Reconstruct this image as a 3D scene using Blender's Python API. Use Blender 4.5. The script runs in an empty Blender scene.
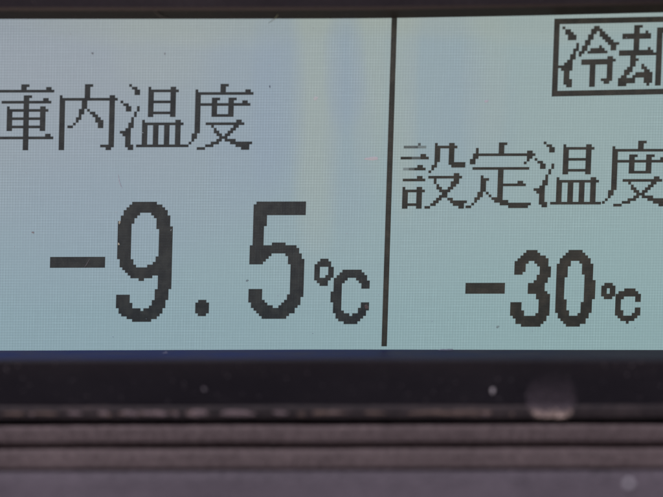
import bpy, math, random
from mathutils import Matrix, Vector

S = bpy.context.scene
COL = S.collection
random.seed(11)

# ------------------------------------------------------------------ camera, world, lamps, exposure
cam = bpy.data.cameras.new("camera")
cam.sensor_width = 36.0
cam.lens = 86.88
cam.clip_start = 0.005
cam.clip_end = 20.0
cam.dof.use_dof = True
cam.dof.focus_distance = 0.2903
cam.dof.aperture_fstop = 1.6
cam.dof.aperture_blades = 7
cam_ob = bpy.data.objects.new("camera", cam)
COL.objects.link(cam_ob)
cam_ob.matrix_world = Matrix(((0.999997, 0.00222, 0.00088, 0.00217),
                              (0.00079, 0.04229, -0.99911, -0.28995),
                              (-0.00225, 0.99910, 0.04229, 0.01221),
                              (0, 0, 0, 1)))
S.camera = cam_ob

world = bpy.data.worlds.new("World")
S.world = world
world.use_nodes = True
bg = world.node_tree.nodes["Background"]
bg.inputs[0].default_value = (0.80, 0.72, 0.85, 1)
bg.inputs[1].default_value = 0.16


def area(name, loc, target, size, power, col):
    l = bpy.data.lights.new(name, 'AREA')
    l.shape = 'RECTANGLE'
    l.size, l.size_y = size
    l.energy = power
    l.color = col
    o = bpy.data.objects.new(name, l)
    COL.objects.link(o)
    o.location = loc
    o.rotation_euler = (Vector(target) - Vector(loc)).to_track_quat('-Z', 'Y').to_euler()
    return o


area("ceiling_lamp", (-0.25, -0.55, 0.95), (0, 0, -0.03), (0.5, 0.3), 11.0, (0.86, 0.84, 1.0))
area("low_warm_lamp", (-0.10, -0.32, -0.40), (-0.01, 0, -0.03), (0.25, 0.10), 1.9, (1.0, 0.74, 0.60))

S.view_settings.view_transform = 'Standard'
S.view_settings.look = 'None'
S.view_settings.exposure = 0.0
S.view_settings.gamma = 1.0

# ------------------------------------------------------------------ helpers
D = 0.0005            # pitch of the display dots, metres
SHEAR = -0.03175
KV = 0.99181


def P(u, v, y=0.0):
    """display dot coordinates (column, row) -> metres"""
    return Vector(((u - 121) * D + SHEAR * (v - 60) * D, y, -(v - 60) * D * KV))


def srgb(r, g, b):
    f = lambda c: (c / 255 / 12.92) if c / 255 <= 0.04045 else ((c / 255 + 0.055) / 1.055) ** 2.4
    return (f(r), f(g), f(b), 1)


def mesh(name, verts, faces, mat, parent=None, origin=None, smooth=False, mats=None, midx=None, uvs=None):
    """one mesh object; verts in world metres, stored about its own origin"""
    o0 = Vector(origin) if origin is not None else (Vector(parent.location) if parent and parent.type == 'EMPTY' else sum((Vector(v) for v in verts), Vector()) / len(verts))
    me = bpy.data.meshes.new(name)
    me.from_pydata([tuple(Vector(v) - o0) for v in verts], [], faces)
    for m in (mats or [mat]):
        me.materials.append(m)
    if midx:
        for p, i in zip(me.polygons, midx):
            p.material_index = i
    if smooth:
        for p in me.polygons:
            p.use_smooth = True
    if uvs:
        lay = me.uv_layers.new(name="dots")
        for lp in me.loops:
            lay.data[lp.index].uv = uvs[lp.vertex_index]
    me.validate()
    o = bpy.data.objects.new(name, me)
    COL.objects.link(o)
    if parent:
        o.parent = parent
        pw = parent.matrix_basis.translation.copy()
        pp = parent.parent
        while pp:
            pw += pp.matrix_basis.translation
            pp = pp.parent
        o.location = o0 - pw
    else:
        o.location = o0
    return o


def thing(name, loc, label, cat, group=None):
    o = bpy.data.objects.new(name, None)
    o.empty_display_size = 0.01
    COL.objects.link(o)
    o.location = loc
    return tag(o, label, cat, group)


def tag(o, label, cat, group=None):
    o["label"] = label
    o["category"] = cat
    if group:
        o["group"] = group
    return o


def rounded(pts, rad, n=5):
    """round the corners of an open 2-D polyline"""
    out = [pts[0]]
    for i in range(1, len(pts) - 1):
        a, b, c = Vector(pts[i - 1]), Vector(pts[i]), Vector(pts[i + 1])
        r = min(rad[i] if isinstance(rad, (list, tuple)) else rad, (a - b).length * .48, (c - b).length * .48)
        if r <= 0:
            out.append(tuple(b))
            continue
        p, q = b + (a - b).normalized() * r, b + (c - b).normalized() * r
        for k in range(n + 1):
            t = k / n
            out.append(tuple(p * (1 - t) ** 2 + b * 2 * t * (1 - t) + q * t * t))
    out.append(pts[-1])
    return out


def extrude(name, prof, x0, x1, mat, parent, nx=60, wob=0.0, seed=0):
    """prof: closed list of (y, z) in metres, swept along X with a slight unevenness, ends capped"""
    rnd = random.Random(seed)
    ph = [rnd.uniform(0, 6.28) for _ in range(6)]
    n = len(prof)
    V, F = [], []
    for i in range(nx + 1):
        x = x0 + (x1 - x0) * i / nx
        d = wob * (math.sin(x * 95 + ph[0]) + .6 * math.sin(x * 230 + ph[1]) + .4 * math.sin(x * 510 + ph[2])) / 2
        for y, z in prof:
            V.append((x, y, z + d))
    for i in range(nx):
        for j in range(n):
            k = (j + 1) % n
            F.append((i * n + j, i * n + k, (i + 1) * n + k, (i + 1) * n + j))
    F.append(tuple(range(n)))
    F.append(tuple(reversed(range(nx * n, nx * n + n))))
    o = mesh(name, V, F, mat, parent)
    for p in o.data.polygons:
        p.use_smooth = len(p.vertices) == 4
    return o


class NT:
    """small node-building helper"""
    def __init__(self, name):
        self.m = bpy.data.materials.new(name)
        self.m.use_nodes = True
        self.t = self.m.node_tree
        self.t.nodes.clear()
        self.out = self.t.nodes.new('ShaderNodeOutputMaterial')

    def n(self, typ, **kw):
        nd = self.t.nodes.new(typ)
        for k, v in kw.items():
            setattr(nd, k, v)
        return nd

    def put(self, sock, v):
        if v is None:
            return
        if hasattr(v, 'is_output'):
            self.t.links.new(v, sock)
        else:
            sock.default_value = v

    def math(self, op, a, b=None, c=None):
        nd = self.n('ShaderNodeMath', operation=op)
        for i, v in enumerate((a, b, c)):
            self.put(nd.inputs[i], v)
        return nd.outputs[0]

    def smooth(self, x, a, b, lo=0.0, hi=1.0):
        nd = self.n('ShaderNodeMapRange', interpolation_type='SMOOTHSTEP')
        for i, v in enumerate((x, a, b, lo, hi)):
            self.put(nd.inputs[i], v)
        return nd.outputs[0]

    def mix(self, f, a, b, mode='MIX'):
        nd = self.n('ShaderNodeMix', data_type='RGBA', blend_type=mode)
        self.put(nd.inputs[0], f)
        self.put(nd.inputs[6], a)
        self.put(nd.inputs[7], b)
        return nd.outputs[2]

    def noise(self, vec, scale, detail=2.0, rough=.5):
        nd = self.n('ShaderNodeTexNoise')
        self.put(nd.inputs['Vector'], vec)
        nd.inputs['Scale'].default_value = scale
        nd.inputs['Detail'].default_value = detail
        nd.inputs['Roughness'].default_value = rough
        return nd.outputs[0]

    def comb(self, x, y, z=0.0):
        nd = self.n('ShaderNodeCombineXYZ')
        for i, v in enumerate((x, y, z)):
            self.put(nd.inputs[i], v)
        return nd.outputs[0]

    def objco(self):
        return self.n('ShaderNodeTexCoord').outputs['Object']

    def sep(self, v):
        nd = self.n('ShaderNodeSeparateXYZ')
        self.put(nd.inputs[0], v)
        return nd.outputs

    def bsdf(self, col, rough=.5, spec=.5, normal=None, emis=None, estr=0.0, alpha=None):
        b = self.n('ShaderNodeBsdfPrincipled')
        self.put(b.inputs['Base Color'], col)
        self.put(b.inputs['Roughness'], rough)
        self.put(b.inputs['Specular IOR Level'], spec)
        self.put(b.inputs['Normal'], normal)
        if emis is not None:
            self.put(b.inputs['Emission Color'], emis)
            b.inputs['Emission Strength'].default_value = estr
        self.put(b.inputs['Alpha'], alpha)
        self.t.links.new(b.outputs[0], self.out.inputs[0])
        return b

    def bump(self, h, strength, dist):
        nd = self.n('ShaderNodeBump')
        nd.inputs['Strength'].default_value = strength
        nd.inputs['Distance'].default_value = dist
        self.put(nd.inputs['Height'], h)
        return nd.outputs[0]


# ------------------------------------------------------------------ materials
def mat_screen():
    m = NT("backlit_lcd")
    uv = m.n('ShaderNodeUVMap', uv_map="dots").outputs[0]
    s = m.sep(uv)
    U = m.math('MULTIPLY', s[0], 100.0)
    V = m.math('MULTIPLY', s[1], 100.0)

    # the backlight behind the panel: greyish lilac at one end, greener at the other and below
    warp = m.noise(m.comb(m.math('MULTIPLY', U, .012), m.math('MULTIPLY', V, .012)), 1.0, 3)
    wx = m.math('MULTIPLY', m.math('SUBTRACT', warp, .5), 50.0)
    f1 = m.smooth(m.math('ADD', U, wx), 10.0, 235.0)
    f2 = m.smooth(m.math('ADD', V, wx), -10.0, 100.0)
    top = m.mix(f1, srgb(146, 156, 165), srgb(144, 165, 166))
    bot = m.mix(f1, srgb(137, 161, 170), srgb(139, 166, 168))
    col = m.mix(f2, top, bot)

    def blob(cx, cy, rx, ry, soft=1.0):
        dx = m.math('DIVIDE', m.math('SUBTRACT', m.math('ADD', U, m.math('MULTIPLY', wx, .16)), cx), rx)
        dy = m.math('DIVIDE', m.math('SUBTRACT', m.math('ADD', V, m.math('MULTIPLY', wx, .35)), cy), ry)
        d = m.math('ADD', m.math('POWER', m.math('ABSOLUTE', dx), 2.5), m.math('POWER', m.math('ABSOLUTE', dy), 2.5))
        return m.smooth(d, 0.0, 1.7, soft, 0.0)

    warm = srgb(160, 169, 160)
    cool = srgb(136, 153, 172)
    # yellowish cast close under the lamps of the backlight, bluish patches between them
    for cx, cy, rx, ry, a in ((95, -24, 80, 11, .65), (190, -25, 70, 9, .55), (118.5, 0, 9, 58, .75), (138, -6, 7, 40, .65),
                              (150, 0, 5, 45, .65), (60, -12, 16, 14, .3), (178, -2, 8, 30, .40), (205, 5, 30, 40, .15)):
        col = m.mix(blob(cx, cy, rx, ry, a * .55), col, warm)
    for cx, cy, rx, ry, a in ((104, 8, 10, 34, .75), (92, 14, 14, 34, .50), (129, -2, 7, 20, .75), (131, 24, 9, 30, .4), (163, 2, 14, 30, .45),
                              (176, 16, 14, 30, .25), (60, 36, 50, 30, .35), (30, 55, 40, 25, .25)):
        col = m.mix(blob(cx, cy, rx, ry, a * .5), col, cool)

    # the dot matrix: faint gaps between the dots, and rows and columns that do not light quite evenly
    def gap(x):
        d = m.math('ABSOLUTE', m.math('SUBTRACT', m.math('FRACT', x), .5))
        return m.smooth(d, .30, .47)
    fu, fv = m.math('FLOOR', U), m.math('FLOOR', V)
    n1 = m.noise(m.comb(m.math('MULTIPLY', fu, 7.31), m.math('MULTIPLY', V, .11), 2.0), 1.0, 1)
    n2 = m.noise(m.comb(m.math('MULTIPLY', U, .09), m.math('MULTIPLY', fv, 7.77), 9.0), 1.0, 1)
    n3 = m.noise(m.comb(m.math('MULTIPLY', U, .04), m.math('MULTIPLY', V, .04), 5.0), 1.0, 2)
    amp = m.smooth(n3, .3, .7, .5, 1.0)
    wu = m.math('MULTIPLY', m.math('SINE', m.math('MULTIPLY', U, 6.2832)), m.smooth(n1, .3, .75, .045, .105))
    wv = m.math('MULTIPLY', m.math('SINE', m.math('MULTIPLY', V, 6.2832)), m.smooth(n2, .3, .75, .045, .105))
    var = m.math('ADD', m.math('SUBTRACT', n1, .5), m.math('SUBTRACT', n2, .5))
    var = m.math('MULTIPLY', var, .06)
    g = m.math('MULTIPLY', m.math('ADD', gap(U), gap(V)), .03)
    var = m.math('MULTIPLY', m.math('ADD', var, m.math('ADD', wu, wv)), amp)
    fine = m.math('MULTIPLY', m.math('SUBTRACT', m.noise(m.comb(U, V, 1.0), 1.3, 2), .5), .07)
    k = m.math('ADD', m.math('SUBTRACT', m.math('ADD', 1.0, var), g), fine)
    kc = m.n('ShaderNodeCombineColor')
    for i in range(3):
        m.put(kc.inputs[i], k)
    col = m.mix(1.0, col, kc.outputs[0], 'MULTIPLY')
    m.bsdf((.02, .022, .024, 1), .5, .25, emis=col, estr=1.0)
    return m.m


def mat_dot(name, a, b, leak=.85):
    m = NT(name)
    co = m.objco()
    f = m.noise(co, 450.0, 3, .6)
    c = m.mix(m.smooth(f, .35, .68), a, b)
    m.bsdf((.012, .012, .012, 1), .5, .25, emis=c, estr=leak)
    return m.m


def mat_plastic(name, a, b, rough, grain, bump, spec=.4, scale=900.0):
    m = NT(name)
    co = m.objco()
    s = m.sep(co)
    big = m.noise(co, 55.0, 4, .6)
    streak = m.noise(m.comb(m.math('MULTIPLY', s[0], .25), s[1], s[2]), 260.0, 4, .65)
    fine = m.noise(co, scale, 3, .6)
    f = m.math('ADD', m.math('MULTIPLY', big, .45), m.math('MULTIPLY', streak, .25))
    f = m.math('ADD', f, m.math('MULTIPLY', fine, grain))
    c = m.mix(m.smooth(f, .32 + grain * .2, .55 + grain * .65), a, b)
    r = m.math('ADD', rough - .1, m.math('MULTIPLY', big, .2))
    m.bsdf(c, r, spec, normal=m.bump(fine, bump, .0002))
    return m.m


def mat_smear():
    m = NT("dried_deposit")
    co = m.objco()
    s = m.sep(co)
    x = m.math('DIVIDE', s[0], .0049)
    z = m.math('DIVIDE', s[2], .0049)
    r = m.math('SQRT', m.math('ADD', m.math('MULTIPLY', x, x), m.math('MULTIPLY', z, z)))
    n0 = m.noise(co, 420.0, 3, .6)
    n = m.noise(co, 1300.0, 4, .7)
    n2 = m.noise(m.comb(s[0], s[1], m.math('MULTIPLY', s[2], .6)), 1000.0, 3, .7)
    zz = m.math('ADD', z, m.math('MULTIPLY', m.math('SUBTRACT', n0, .5), .55))
    rr = m.math('ADD', r, m.math('MULTIPLY', m.math('SUBTRACT', n0, .5), .22))
    sag = m.smooth(zz, 1.0, -.5)                      # the deposit thins out upwards
    lit_edge = m.smooth(zz, -.36, -.74)                  # light caught by the lower edge, painted in as a pale band
    a = m.math('ADD', .07, m.math('MULTIPLY', m.smooth(n, .28, .66), .26))
    a = m.math('MULTIPLY', a, sag)
    a = m.math('ADD', a, m.math('MULTIPLY', m.math('MULTIPLY', lit_edge, m.smooth(n2, .34, .62, .10, 1.0)), .85))
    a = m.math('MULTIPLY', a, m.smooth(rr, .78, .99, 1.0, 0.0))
    c = m.mix(lit_edge, (.28, .22, .24, 1), (.95, .72, .58, 1))
    m.bsdf(c, .8, .2, alpha=a)
    return m.m


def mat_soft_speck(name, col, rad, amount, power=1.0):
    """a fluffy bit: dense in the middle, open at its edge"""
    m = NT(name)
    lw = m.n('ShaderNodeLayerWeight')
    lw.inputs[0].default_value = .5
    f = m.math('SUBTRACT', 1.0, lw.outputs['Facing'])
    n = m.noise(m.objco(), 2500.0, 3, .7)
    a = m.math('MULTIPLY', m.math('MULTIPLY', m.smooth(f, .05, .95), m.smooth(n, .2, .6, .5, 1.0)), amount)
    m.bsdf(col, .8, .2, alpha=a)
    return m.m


def mat_plain(name, col, rough=.7, spec=.3, scale=1500.0, var=.35):
    m = NT(name)
    n = m.noise(m.objco(), scale, 3, .6)
    c = m.mix(m.smooth(n, .3, .7), tuple(v * (1 - var) for v in col[:3]) + (1,), col)
    m.bsdf(c, rough, spec)
    return m.m


M_SCREEN = mat_screen()
M_DOT_A = mat_dot("dark_dots_cool", srgb(37, 41, 43), srgb(51, 54, 54))
M_DOT_B = mat_dot("dark_dots_warm", srgb(42, 43, 39), srgb(57, 55, 49))
M_DOT_F1 = mat_dot("half_faded_dots", srgb(78, 85, 86), srgb(96, 104, 104))
M_DOT_F2 = mat_dot("faded_dots", srgb(112, 124, 126), srgb(128, 140, 142))
M_BEZEL = mat_plastic("black_bezel", (.0125, .0100, .0130, 1), (.0225, .0185, .0215, 1), .55, .35, .15, .25, 1400.0)
M_WALL = mat_plastic("bezel_inner_wall", (.007, .006, .0055, 1), (.0165, .015, .0115, 1), .6, .3, .2, .2, 1200.0)
def mat_rim():
    m = NT("navy_edge_reflection")
    co = m.objco()
    s_ = m.sep(co)
    n_ = m.noise(m.comb(m.math('MULTIPLY', s_[0], .4), s_[1], s_[2]), 300.0, 4, .65)
    x = m.math('ADD', s_[0], m.math('MULTIPLY', m.math('SUBTRACT', n_, .5), .05))
    a = m.mix(m.smooth(x, -.03, .03), (.010, .012, .062, 1), (.010, .010, .030, 1))  # bluish reflection, fading along the strip, put into the base colour
    a = m.mix(m.smooth(x, .015, .06), a, (.012, .009, .016, 1))
    c = m.mix(m.smooth(n_, .35, .75, 0, .5), a, (.032, .026, .036, 1))
    m.bsdf(c, .6, .12)
    return m.m


M_RIM = mat_rim()
M_LIP = mat_plastic("worn_brown_lip", (.030, .024, .024, 1), (.085, .064, .060, 1), .65, .35, .3, .25, 800.0)
M_GLINT = mat_soft_speck("pale_glint", (.46, .35, .34, 1), .002, .50)  # pale colour standing in for light caught on the lip
M_GLINT2 = mat_soft_speck("brown_glint", (.34, .24, .19, 1), .002, .5)
M_PANEL = mat_plastic("grained_grey_brown_plastic", (.074, .053, .050, 1), (.190, .143, .133, 1), .7, 1.1, .5, .3, 1100.0)
M_APRON = mat_plastic("grained_grey_plastic", (.054, .044, .049, 1), (.150, .122, .134, 1), .65, 1.1, .5, .35, 1100.0)
M_DARK = mat_plain("black_rubber", (.016, .012, .014, 1), .9, .1)

# ------------------------------------------------------------------ the display unit
display = thing("temperature_display", (0.002, -0.002, -0.0300),
                "backlit LCD temperature display in a black bezel with Japanese captions", "display")

# bezel: a ring around the screen opening, its front standing proud and its inner wall sloping back
TOPC = [(-57.8, 41.49), (-25.3, 41.43), (7.7, 41.43), (18.5, 41.56), (34.2, 41.81), (50.9, 42.13), (61.8, 42.43)]
BOTC = [(-58.4, -18.50), (1.6, -18.43), (62.2, -18.66)]


def curve_at(c, x):
    if x <= c[0][0]:
        return c[0][1]
    if x >= c[-1][0]:
        (x0, z0), (x1, z1) = c[-2], c[-1]
        return z1 + (z1 - z0) / (x1 - x0) * min(x - x1, 12) * .5
    for (x0, z0), (x1, z1) in zip(c, c[1:]):
        if x0 <= x <= x1:
            t = (x - x0) / (x1 - x0)
            return z0 + (z1 - z0) * t


def smooth_curve(c, x):
    return sum(curve_at(c, x + d) for d in (-8, -5, -2, 0, 2, 5, 8)) / 7


XL, XR = -84.0, 88.0
ring_in, ring_fr, ring_fr2, ring_out = [], [], [], []
NX = 60
DT, DB = -3.0, -9.0            # how far the front stands before the glass, above and below
for i in range(NX + 1):
    x = XL + (XR - XL) * i / NX
    z = smooth_curve(TOPC, x)
    ring_in.append((x, -.15, z)); ring_fr.append((x, DT + .35, z + 1.22)); ring_fr2.append((x, DT, z + 1.75)); ring_out.append((x * 1.15, DT, 64.0))
for i in range(1, 10):
    t = i / 10
    z0, z1 = smooth_curve(TOPC, XR), smooth_curve(BOTC, XR)
    d = DT + (DB - DT) * t
    ring_in.append((XR, -.15, z0 + (z1 - z0) * t)); ring_fr.append((XR + 1.2, d + .35, z0 + (z1 - z0) * t)); ring_fr2.append((XR + 1.7, d, z0 + (z1 - z0) * t)); ring_out.append((XR * 1.15, d, 64 + (-27.3 - 64) * t))
for i in range(NX + 1):
    x = XR - (XR - XL) * i / NX
    z = smooth_curve(BOTC, x)
    ring_in.append((x, -.15, z)); ring_fr.append((x, DB + .5, z - .72)); ring_fr2.append((x, DB, z - 1.12)); ring_out.append((x * 1.15, DB, -27.3))
for i in range(1, 10):
    t = i / 10
    z0, z1 = smooth_curve(BOTC, XL), smooth_curve(TOPC, XL)
    d = DB + (DT - DB) * t
    ring_in.append((XL, -.15, z0 + (z1 - z0) * t)); ring_fr.append((XL - 1.2, d + .35, z0 + (z1 - z0) * t)); ring_fr2.append((XL - 1.7, d, z0 + (z1 - z0) * t)); ring_out.append((XL * 1.15, d, -27.3 + (64 + 27.75) * t))
n = len(ring_in)
ring_back = [(x, 14.0, z) for x, y, z in ring_out]
loops = [ring_fr, ring_fr2, ring_out, ring_back]
VV = [tuple(c * .001 for c in p) for L in loops for p in L]
FF = []
for k in range(len(loops) - 1):
    for i in range(n):
        j = (i + 1) % n
        FF.append((k * n + i, k * n + j, (k + 1) * n + j, (k + 1) * n + i))
bezel = mesh("bezel", VV, FF, M_BEZEL, display)
# inner wall: the upper stretch and sides are plain, the lower one has its bluish reflection painted in navy
wall_v = [tuple(c * .001 for c in p) for L in (ring_in, ring_fr) for p in L]
lo0, lo1 = NX + 10, 2 * NX + 10
upper = [(i, (i + 1) % n, n + (i + 1) % n, n + i) for i in range(n) if not (lo0 <= i < lo1)]
lower = [(i, i + 1, n + i + 1, n + i) for i in range(lo0, lo1)]
mesh("inner_wall", wall_v, upper, M_WALL, bezel, smooth=True)
mesh("inner_wall_lower", wall_v, lower, M_RIM, bezel, smooth=True)

# worn rounded lip along the lower edge of the bezel
lip_p = [(-1, -27.377), (-9.05, -27.377), (-9.28, -27.971), (-9.34, -28.861), (-9.25, -29.752), (-8.2, -29.902), (-1, -29.9)]
lip_p = [lip_p[0]] + rounded(lip_p, [0, .3, .3, .4, .12, .3, 0])[1:]
lip = extrude("bezel_lip", [(y * .001, z * .001) for y, z in lip_p], -.098, .101, M_LIP, bezel, 90, .00008, 3)


def lens(name, x, y, z, rx, ry, rz, mat, parent=None, seed=0, rag=.18, seg=18, rings=8):
    """an uneven little pad: flattened, ragged rounded lump about (x, y, z) in millimetres"""
    rnd = random.Random(seed)
    ph = [rnd.uniform(0, 6.28) for _ in range(4)]
    V, F = [], []
    for r in range(rings + 1):
        th = math.pi * r / rings
        for s in range(seg):
            a = 2 * math.pi * s / seg
            k = 1 + rag * (math.sin(2 * a + ph[0]) + .7 * math.sin(3 * a + ph[1]) + .5 * math.sin(5 * a + ph[2])) / 2
            V.append(((x + rx * k * math.sin(th) * math.cos(a)) * .001, (y - ry * math.cos(th)) * .001, (z + rz * k * math.sin(th) * math.sin(a)) * .001))
    for r in range(rings):
        for s in range(seg):
            F.append((r * seg + s, r * seg + (s + 1) % seg, (r + 1) * seg + (s + 1) % seg, (r + 1) * seg + s))
    return mesh(name, V, F, mat, parent, origin=(x * .001, y * .001, z * .001), smooth=True)


mz = -28.72  # pads along the worn lip imitate the bright reflections on it
for i, (x, w, h, mt) in enumerate(((-49.3, 2.6, .42, M_GLINT2), (-43.8, 1.1, .5, M_GLINT), (-38.7, 1.1, .5, M_GLINT), (-35.3, .9, .35, M_GLINT2), (-34.2, 1.7, .62, M_GLINT),
                                   (-29.5, 2.3, .62, M_GLINT), (-22.0, 2.1, .72, M_GLINT), (-15.0, 2.9, .72, M_GLINT), (-7.2, 1.5, .45, M_GLINT),
                                   (1.5, 3.0, .45, M_GLINT2), (9.5, 2.0, .4, M_GLINT2), (19.5, 3.2, .55, M_GLINT2), (25.0, 2.6, .6, M_GLINT2), (-54.5, 2.0, .4, M_GLINT2))):
    lens("lip_glint", x * .99, -9.37, mz, w * .95, .12, h * .78, mt, lip, 40 + i, .3)

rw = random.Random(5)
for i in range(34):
    lens("lip_glint", rw.uniform(-57, 34), -9.36, mz + rw.uniform(-.35, .3), rw.uniform(.3, 1.3), .08, rw.uniform(.12, .3), rw.choice((M_GLINT, M_GLINT2, M_GLINT2)), lip, 90 + i, .4, 12, 6)

# the screen itself
u0, u1, v0, v1 = -46.0, 296.0, -30.0, 104.0
cor = [(u0, v0), (u1, v0), (u1, v1), (u0, v1)]
scr = mesh("lcd_screen", [P(u, v, .0001) for u, v in cor], [(0, 3, 2, 1)], M_SCREEN, display,
           uvs=[(u / 100, v / 100) for u, v in cor])


def runs(rows):
    """rows: 'a-b,c' strings, one per dot row (empty rows allowed) -> set of (col,row)"""
    s = []
    for r, t in enumerate(rows):
        for q in t.replace(' ', '').split(','):
            if q:
                if '-' in q[1:]:
                    k = q.index('-', 1)
                    a, b = int(q[:k]), int(q[k + 1:])
                else:
                    a = b = int(q)
                s += [(c, r) for c in range(a, b + 1)]
    return s


GAP = .004


def dots(name, rows, ou, ov, mat, su=1.0, sv=1.0, slope=0.0, label=None, fade=None):
    cells = runs(rows) if isinstance(rows, (list, tuple)) and isinstance(rows[0], str) else rows
    V, F, MI = [], [], []
    for c, r in sorted(set(cells)):
        b = len(V)
        for a, d in ((c + GAP, r + GAP), (c + 1 - GAP, r + GAP), (c + 1 - GAP, r + 1 - GAP), (c + GAP, r + 1 - GAP)):
            uu = ou + a * su
            V.append(P(uu, ov + d * sv + slope * a, 0.0))
        for q in range(4):
            V.append(V[b + q] + Vector((0, .00006, 0)))
        F += [(b, b + 3, b + 2, b + 1)]
        i = fade(c, r) if fade else 0
        MI.append(i)
        for q in range(4):
            F.append((b + q, b + (q + 1) % 4, b + 4 + (q + 1) % 4, b + 4 + q))
            MI.append(i)
    o = mesh(name, V, F, mat, scr, origin=sum(V, Vector()) / len(V), mats=[mat, M_DOT_F1, M_DOT_F2], midx=MI)
    if label:
        o["label"] = label
    return o


def block(c0, c1, r0, r1):
    return [(c, r) for c in range(c0, c1) for r in range(r0, r1)]


KO = ["11-13", "11-12,20-21", "1-22", "1-2", "1-2,12-14", "1-2,12-13,19-20", "1-2,4-21", "1-2,12-13", "1-2,6,12-13,18-19", "1-2,6-20",
      "1-2,6-7,12-13,18-19", "1-2,6-7,12-13,18-19", "1-2,6-19", "1-2,6-7,12-13,18-19", "1-2,6-7,12-13,18-19", "1-2,6-19", "1-2,6-7,12-13,18-19",
      "1-2,12-13", "1,12-13,20-21", "0-22", "0,12-13", "0,12-13", "12-13", "12-13"]
NAI = ["10-12", "10-11", "10-11", "10-11", "1,10-11,19-20", "1-21", "1-2,9-10,19-20", "1-2,9-10,19-20", "1-2,9-10,19-20", "1-2,8-9,11,19-20",
       "1-2,8-9,12-13,19-20", "1-2,8,13-14,19-20", "1-2,7-8,14-15,19-20", "1-2,7,14-16,19-20", "1-2,6,15-16,19-20", "1-2,4-5,15-16,19-20"] + \
      ["1-2,19-20"] * 6 + ["1-2,16-20", "1-2,18-19"]
ON = ["2", "3-4,9,17-18", "4-5,9-19", "4-5,9-10,17-18", "9-10,17-18", "9-10,17-18", "-1,9-18", "0-1,9-10,17-18", "1-2,5,9-10,17-18", "1-2,5,9-10,17-18",
      "4,9-18", "4,9-10,17-18", "3", "3,7,19-20", "2-3,7-21", "2-3,7-8,11-12,15-16,19-20", "1-2,7-8,11-12,15-16,19-20", "-1-2,7-8,11-12,15-16,19-20",
      "0-2,7-8,11-12,15-16,19-20", "1-2,7-8,11-12,15-16,19-20", "1-2,7-8,11-12,15-16,19-20", "1-2,7-8,11-12,15-16,19-20", "1-3,5-22", "2-3"]
DO = ["11-13", "11-12", "2,11-12,20-21", "2-22", "2-3", "2-3,8-10,14-16", "2-3,8-9,14-15,19-20", "2-21", "2-3,8-9,14-15", "2-3,8-9,14-15", "2-3,8-9,14-15",
      "2-3,8-15", "2-3", "2-3,17-18", "2-3,6-19", "2-3,8,16-17", "2-3,9,15-16", "2-3,9-10,14-15", "1-2,10-11,13-14", "1-2,11-13", "1,10-11,13-16",
      "0,8-10,15-22", "-1,6-8,17-21", "3-5,19-21"]
SETSU = ["5,11,16-17", "0-7,11-18", "11-12,16-17", "11-12,16-17", "6-7,11-12,16-17", "-1-8,11-12,16-17", "11-12,16-17", "11,16-21", "5-6,10-11,17-21", "0-7,10",
         "9", "18-19", "5-6,9-20", "0-7,11,18-19", "11,17-19", "12,17-18", "0,5-6,12-13,16-17", "0-7,13-16", "0-1,5-6,14-15", "0-1,5-6,13-15",
         "0-1,5-6,12-13,16-17", "0-1,5-6,11-12,17-22", "0-6,10-11,18-21", "0-1,5-6,8-9,20-21"]
TEI = ["11-13", "11-12", "3,11-12", "3,11-12,21-22", "2-23", "2-3,21-22", "1-2,21", "1-2,20", "", "2-21", "11-12", "11-12", "5,11-12", "5-7,11-12",
       "5-6,11-12,18-19", "5-6,11-20", "5-6,11-12", "5-6,11-12", "4-5,7,11-12", "4-5,8,11-12", "3-4,9-12", "3,10-14", "2,12-22", "0-1,15-21"]
REI = ["", "1,12-13", "2-3,11-14", "2-4,11-12,14-15", "3-5,10-11,14-16", "3-5,10-11,15-17", "9-10,16-18", "6,9-10,17-20", "6,8-9,14,18-19", "5-6,8-9,11-15,18-19",
       "5,7-8,10-16", "4-5,7", "4-5,17-18", "3-4,8-19", "2-4,8-18", "0-4,11-12,17-18", "1-4,11-12,17-18", "2-3,11-12,17-18", "2-3,11-12,17-18", "2-3,11-12,17-18",
       "2-4,11-12,15-18", "2-4,11-12,16-17", "3-4,11-12"]
KYAKU = ["", "26-28", "26-27,34-40", "26-27,30,34-40", "22-31,34-35,39-40", "22-31,34-35,39-40", "26-27,34-35,39-40", "26-27,34-35,39-40", "26-27,34-35,39-40",
         "26-27,31,34-35,39-40", "21-32,34-35,39-40", "21-35,39-40", "25-26,34-35,39-40", "25-27,34-35,39-40", "25-26,34-35,39-40", "25-26,29,34-35,39-40",
         "24-25,29-30,34-35,39-40", "23-25,30-31,34-35,39-40", "23-24,27-32,34-35,37-40", "22-23,26-32,34-35,38-39", "21-26,30-32,34-35", "21-26,30-32,34-35", "21-23,31,34-35"]
NINE = ["5-13", "4-15", "3-16", "2-17", "2-7,12-17", "1-6,13-18", "1-5,14-18", "0-5,14-18", "0-4,14-18", "0-4,14-19"] + ["0-4,15-19"] * 10 + \
       ["0-4,14-19", "1-5,14-19", "1-5,13-19", "1-6,11-19", "2-19", "3-19", "4-19", "5-12,15-19", "8-9,15-19", "15-19", "15-19", "15-19",
        "14-18", "14-18", "0-4,14-18", "0-4,14-18", "0-4,13-17", "0-5,13-17", "0-5,12-17", "1-8,10-16", "1-16", "2-15", "4-14", "6-12"]
FIVE = ["2-19"] + ["1-19"] * 4 + ["1-5"] * 4 + ["1-4"] * 6 + ["0-4,6-15", "0-16", "0-17", "0-17", "0-7,13-18", "0-6,14-18", "0-5,14-19", "0-4,14-19"] + \
       ["15-19"] * 9 + ["0-4,15-19", "0-4,15-19", "0-4,14-19", "0-4,14-18", "0-5,13-18", "1-6,12-18", "1-8,11-17", "2-16", "3-16", "4-14", "5-13"]
FIVE[15] = "1-4,8-12"
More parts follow.
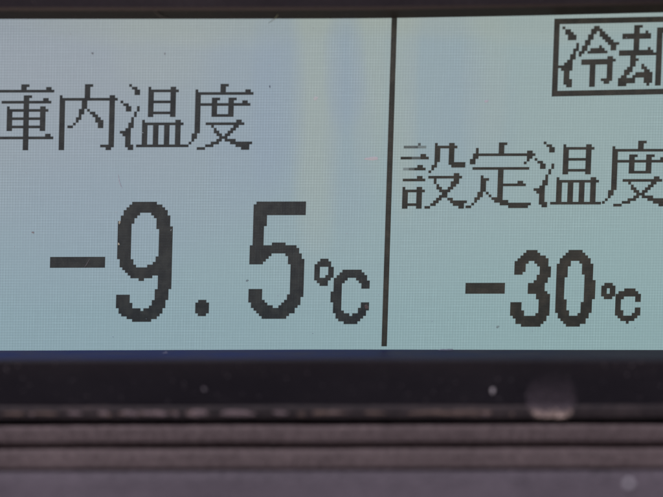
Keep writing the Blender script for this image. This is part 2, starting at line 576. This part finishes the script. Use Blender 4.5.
POINT = ["1-3"] + ["0-4"] * 4 + ["1-3"]
DEG_B = ["2-4", "1-5", "0-5", "0-1,5-6", "0-1,5-6", "0-1,5-6", "0-1,4-6", "0-5", "1-4", "2-4"]
CEL_B = ["4-10", "3-11", "2-12", "1-5,9-12", "1-4,10-13", "1-3,11-13", "1-3,11-13", "1-3"] + ["0-3"] * 4 + \
        ["1-3,11-13", "1-3,11-13", "1-3,10-13", "1-4,10-12", "2-6,8-12", "2-11", "3-10", "5-9"]
THREE = ["5-8", "4-9", "3-11", "2-12", "1-5,8-12", "1-4,9-12", "1-4,10-13", "1-4,10-13", "1-3,10-13", "9-13", "9-12", "8-12", "6-11", "6-11", "6-11",
         "6-12", "9-13", "9-13", "10-13", "0-3,10-13", "0-3,10-13", "0-3,10-13", "0-4,10-13", "0-4,9-13", "1-12", "2-12", "2-11", "4-10"]
ZERO = ["4-8", "3-9", "2-10", "1-11", "1-4,8-11", "0-4,9-12", "0-3,9-12", "0-3,9-12", "0-3,9-12", "0-3,10-12", "0-2,10-12"] + ["0-2,10-13"] * 7 + \
       ["0-3,10-12", "0-3,9-12", "0-3,9-12", "0-3,9-12", "0-4,9-12", "1-4,8-11", "1-11", "2-10", "3-10", "4-8"]
DEG_S = ["1-3", "0-4", "0-1,3-4", "0-1,3-4", "0-4", "1-3"]
CEL_S = ["3-6", "1-7", "0-8", "0-2,7-8", "0-1,7-8", "0-1", "0-1", "0-1,7-8", "0-2,7-8", "0-2,6-8", "1-7", "2-6", "4"]

A, B = M_DOT_A, M_DOT_B
for nm, rows, ou in (("庫", KO, 0), ("内", NAI, 24), ("温", ON, 48), ("度", DO, 72)):
    dots("kanji", rows, ou, 0, A, label="character " + nm + " of the larger caption above the big reading")


def fade_setsu(c, r):
    if r == 1 and c <= 7:
        return 1 if c <= 4 else 2
    if r == 0 and c == 5:
        return 1
    if r == 5 and 3 <= c <= 5:
        return 1
    if r == 9 and c <= 3:
        return 2 if c <= 1 else 1
    return 0


dots("kanji", SETSU, 149.9, 21.65, B, 1.022, fade=fade_setsu, label="character 設 with half faded strokes")
dots("kanji", TEI, 172.95, 21.5, B, 1.028, label="character 定 of the caption above the small reading")
dots("kanji", ON, 198.4, 21.25, B, 1.026, label="character 温 of the caption above the small reading")
dots("kanji", DO, 223.35, 21.0, B, 1.026, label="character 度 of the caption above the small reading")
# boxed word, upper right
dots("kanji", REI, 204.75, -21.5, B, 1.034, 1.005, -.018, label="boxed character 冷")
dots("kanji", KYAKU, 204.75, -21.5, B, 1.034, 1.005, -.018, label="boxed character 却")
FR = block(0, 54, 0, 2) + block(0, 2, 2, 26) + block(52, 54, 2, 26) + block(0, 54, 26, 28)
dots("label_frame", FR, 202.75, -23.35, B, 1.0, 1.008, -.018)
# large reading
dots("minus_sign", block(0, 20, 0, 4), 22.8, 63, A)
dots("digit", NINE, 47.1, 42.9, A, label="large digit 9")
dots("decimal_point", POINT, 75.95, 78.85, A)
dots("digit", FIVE, 95.15, 42.9, A, label="large digit 5")
dots("degree_sign", DEG_B, 118.85, 63.85, A, 1.008)
dots("unit_letter", CEL_B, 125.0, 67.9, A, 1.008, label="large letter C")
# small reading
dots("minus_sign", block(0, 14, 0, 4), 173.9, 72.85, B, 1.024)
dots("digit", THREE, 190.4, 60.85, B, 1.024, 1.006, label="small digit 3")
dots("digit", ZERO, 206.75, 60.85, B, 1.024, 1.006, label="small digit 0")
dots("degree_sign", DEG_S, 223.25, 72.95, B, 1.026)
dots("unit_letter", CEL_S, 228.5, 75.0, B, 1.026, label="small letter C")
dots("divider_line", block(0, 2, 0, 120), 144.05, -23.9, B)

# ------------------------------------------------------------------ the panel below the display
panel = thing("control_panel", (0.002, -0.009, -0.0480),
              "grained grey-brown plastic panel with two ridges below the black display bezel", "panel")


def prof(pts, r):
    q = rounded([pts[0]] + pts[1:-1] + [pts[-1]], r)
    return [(y * .001, z * .001) for y, z in q]


X0, X1 = -.112, .115
extrude("ridge", prof([(10, -30.79), (-9.6, -30.988), (-10, -34.054), (10, -33.956)], [0, .6, .7, 0]), X0, X1, M_PANEL, panel, 70, .00007, 5)
extrude("ridge", prof([(10, -34.946), (-10.2, -35.043), (-10.9, -38.208), (-10.4, -38.555), (10, -38.577)], [0, .75, .9, .1, 0]), X0, X1, M_PANEL, panel, 70, .00007, 6)
extrude("apron", prof([(10, -38.616), (-10.3, -38.615), (-11.1, -39.35), (-12.6, -40.35), (-17, -41.75), (-33, -45.6), (-33, -49.282), (10, -49.342)], [0, .2, .6, 1.2, 2, .5, .2, 0]), X0, X1, M_APRON, panel, 70, .00005, 7)
extrude("gap_seal", [(.0095, -.0298), (.0095, -.0335), (.0115, -.0335), (.0115, -.0298)], X0, X1, M_DARK, panel, 4)
extrude("groove_floor", [(-.0088, -.03395), (-.0088, -.03500), (.009, -.03500), (.009, -.03390)], X0, X1, M_PANEL, panel, 4)

# ------------------------------------------------------------------ marks, dust and droplets lying on the unit
# dried round deposit on the bezel face
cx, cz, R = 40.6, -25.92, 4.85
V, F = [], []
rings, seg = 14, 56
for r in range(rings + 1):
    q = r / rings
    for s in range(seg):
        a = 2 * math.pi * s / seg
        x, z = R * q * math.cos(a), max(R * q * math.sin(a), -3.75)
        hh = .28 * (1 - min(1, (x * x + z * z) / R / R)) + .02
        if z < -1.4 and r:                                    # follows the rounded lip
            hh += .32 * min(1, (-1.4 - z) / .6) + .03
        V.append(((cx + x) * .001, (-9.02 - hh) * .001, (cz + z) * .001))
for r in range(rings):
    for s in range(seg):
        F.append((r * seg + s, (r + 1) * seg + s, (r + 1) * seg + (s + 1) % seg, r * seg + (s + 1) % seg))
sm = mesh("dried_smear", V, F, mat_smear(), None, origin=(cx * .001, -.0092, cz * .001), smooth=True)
tag(sm, "round dried smear with the light on its lower edge painted pale, on the black bezel", "smear")

M_WHITE = mat_plain("white_droplet", (.92, .88, .88, 1), .35, .6)
dr = lens("white_droplet", 53.0, -16.6, -40.05, .62, .45, .66, M_WHITE, None, 3, .06)
tag(dr, "round white droplet on the grey apron below the ridges", "droplet")
M_FLECK = mat_plain("pale_fleck", (.75, .68, .66, 1))
fl = lens("dust_fleck", 30.3, -9.05, -24.9, .28, .12, .62, M_FLECK, None, 8, .3)
tag(fl, "pale upright fleck on the black bezel left of the round smear", "dust")
fl = lens("dust_fleck", -20.6, -9.05, -24.5, .30, .12, .28, mat_plain("grey_fleck", (.32, .28, .29, 1)), None, 9, .3)
tag(fl, "small grey fleck on the black bezel below the decimal point", "dust")

# specks on the glass
def on_glass(name, u, v, rx, rz, col, label, cat, seed, soft=None, rag=.3):
    p = P(u, v) * 1000
    m_ = mat_soft_speck(name + "_fluff", col, .001, soft) if soft else mat_plain(name + "_colour", col)
    o = lens(name, p.x, -.06, p.z, rx, .06, rz, m_, None, seed, rag)
    return tag(o, label, cat)


on_glass("lint_smear", 138.5, 27.3, 1.15, .38, (.52, .53, .56, 1), "pale pinkish wisp of lint on the glass just left of the divider line", "lint", 21, .75)
on_glass("dust_fleck", 117.5, 5.3, .42, .36, (.52, .56, .57, 1), "pale dust fleck on the glass between the large caption and the divider line", "dust", 22, .7)
on_glass("dust_fleck", 179.2, 6.5, .42, .22, (.50, .51, .58, 1), "pale lilac fleck on the glass left below the boxed word", "dust", 23, .7)
on_glass("dust_fleck", 100.8, 1.0, .15, .2, (.10, .13, .18, 1), "dark bluish speck on the glass just right of the large caption", "dust", 24)
on_glass("dust_fleck", 36.5, -11.2, .17, .2, (.17, .20, .22, 1), "dark speck on the glass near the top, above the second character of the caption", "dust", 25)
on_glass("dust_fleck", 62.6, -11.0, .13, .17, (.22, .24, .26, 1), "dark speck on the glass near the top, above the third character of the caption", "dust", 26)
on_glass("dust_fleck", 16.4, 54.0, .28, .16, (.26, .27, .29, 1), "small dark speck on the glass above the large minus sign", "dust", 27)
on_glass("dust_fleck", 47.7, 50.4, .16, .34, (.50, .50, .40, 1), "upper pale fleck on the left flank of the digit 9", "dust", 28, .6)
on_glass("dust_fleck", 47.6, 58.3, .17, .22, (.50, .50, .40, 1), "lower pale fleck on the left flank of the digit 9", "dust", 29, .8)
on_glass("dust_fleck", 138.2, 81.6, .40, .40, (.20, .15, .13, 1), "brownish fleck on the tip of the large letter C", "dust", 30, .6)
on_glass("dust_fleck", 186.1, 89.0, .30, .26, (.22, .22, .22, 1), "faint grey fleck on the glass left below the digit 3", "dust", 31, .35)
on_glass("dust_fleck", 94.6, 71.8, .26, .22, (.15, .19, .22, 1), "faint dark fleck on the glass between decimal point and digit 5", "dust", 32, .5)


def strand(name, pts, rad, mat, label, cat):
    """a thin bent fibre or scratch: a tube along points in millimetres"""
    V, F = [], []
    N = len(pts)
    for i, p in enumerate(pts):
        a = Vector(pts[max(i - 1, 0)])
        b = Vector(pts[min(i + 1, N - 1)])
        t = (b - a).normalized()
        s1 = t.cross(Vector((0, 1, 0))).normalized()
        s2 = t.cross(s1)
        rr = rad * (.35 + .65 * math.sin(math.pi * (i + .5) / N))
        for k in range(6):
            an = k * math.pi / 3
            V.append((Vector(p) + s1 * math.cos(an) * rr + s2 * math.sin(an) * rr) * .001)
    for i in range(N - 1):
        for k in range(6):
            F.append((i * 6 + k, i * 6 + (k + 1) % 6, (i + 1) * 6 + (k + 1) % 6, (i + 1) * 6 + k))
    F += [tuple(range(6)), tuple(reversed(range((N - 1) * 6, N * 6)))]
    o = mesh(name, V, F, mat, None, smooth=True)
    return tag(o, label, cat)


def bend(a, b, sag, n=9):
    a, b = Vector(a), Vector(b)
    nrm = (b - a).cross(Vector((0, 1, 0))).normalized()
    return [tuple(a.lerp(b, i / n) + nrm * sag * math.sin(math.pi * i / n)) for i in range(n + 1)]


M_FIB = mat_plain("pale_fibre", (.09, .085, .08, 1), .6)
M_FIB2 = mat_plain("dark_green_fibre", (.20, .24, .17, 1), .6)
M_SCR = mat_plain("pale_scratch", (.46, .54, .62, 1), .5)
strand("lint_fibre", bend((-7.0, -2.2, 44.2), (-9.4, -.35, 40.6), .7), .07, M_FIB2, "thin greenish fibre hanging over the top bezel edge, right end of the large caption", "lint")
strand("lint_fibre", bend((-29.8, -2.8, 43.0), (-27.3, -.6, 41.6), -.45), .09, M_FIB, "short pale curled fibre on the top bezel edge, above the middle of the large caption", "lint")
p, q = P(37.2, 63.6) * 1000, P(35.2, 67) * 1000
strand("scratch", bend((p.x, -.03, p.z), (q.x, -.03, q.z), .08), .08, mat_plain("grey_scratch", (.13, .13, .14, 1)), "fine pale scratch across the large minus sign", "scratch")
p, q = P(46.9, 33.0) * 1000, P(48.4, 38.0) * 1000
strand("scratch", bend((p.x, -.03, p.z), (q.x, -.03, q.z), -.15), .10, M_SCR, "fine pale scratch on the glass above the digit 9", "scratch")

M_SMUDGE = mat_soft_speck("grey_smudge", (.26, .27, .33, 1), .001, .5)
tag(lens("dust_smudge", -28.0, -3.2, -19.1, .7, .15, .75, M_SMUDGE, None, 51, .45), "greyish upright smudge on the navy strip under the screen, left of the decimal point", "smudge")
tag(lens("dust_smudge", 22.3, -.7, -18.75, 1.5, .15, .5, M_SMUDGE, None, 52, .45), "pale smudge at the lower screen edge right of the divider line", "smudge")

# fine dust lying over bezel and glass
V, F = [], []
rd = random.Random(77)


def grain(x, y, z, s):
    b = len(V)
    k = rd.uniform(.5, 1.8)
    an = rd.uniform(0, 3.14)
    pts = []
    for i in range(6):
        a = i * math.pi / 3
        r = s * rd.uniform(.6, 1.1)
        dx, dz = r * k * math.cos(a), r / k * math.sin(a)
        V.append(((x + dx * math.cos(an) - dz * math.sin(an)) * .001, y * .001, (z + dx * math.sin(an) + dz * math.cos(an)) * .001))
    V.append((x * .001, (y - s * .8) * .001, z * .001))
    for i in range(6):
        F.append((b + i, b + (i + 1) % 6, b + 6))


for i in range(210):
    grain(rd.uniform(-62, 66), -9.0, rd.uniform(-27.1, -19.8), rd.choice((.05, .07, .09, .12, .16, .20)))
for i in range(60):
    x = rd.uniform(-60, 64)
    grain(x, -3.0, rd.uniform(44.3, 47.5), rd.choice((.05, .06, .08, .1)))
for i in range(55):
    x = rd.uniform(-60, 64)
    t = rd.uniform(.1, .9)
    grain(x, -.15 - 2.5 * t, smooth_curve(TOPC, x) + 1.22 * t, rd.choice((.04, .05, .07)))
for i in range(40):
    grain(rd.uniform(-58, 62), -9.85, rd.uniform(-33.6, -31.2), rd.choice((.06, .08)))
V2, F2 = V, F
V, F = [], []
for i in range(90):
    grain(rd.uniform(-58, 62), -.07, rd.uniform(-18.2, 41.2), rd.choice((.05, .06, .07, .09, .12)))
dg = mesh("glass_dust", V, F, mat_plain("pale_dust", (.56, .68, .74, 1), .9, .1, 400.0, .35), None)
dg["kind"] = "stuff"
dg["label"] = "faint pale dust scattered over the screen glass"
V, F = V2, F2
du = mesh("dust", V, F, mat_plain("grey_dust", (.20, .175, .18, 1), .9, .1, 900.0, .6), None)
du["kind"] = "stuff"
du["label"] = "fine grey dust scattered over the black bezel"
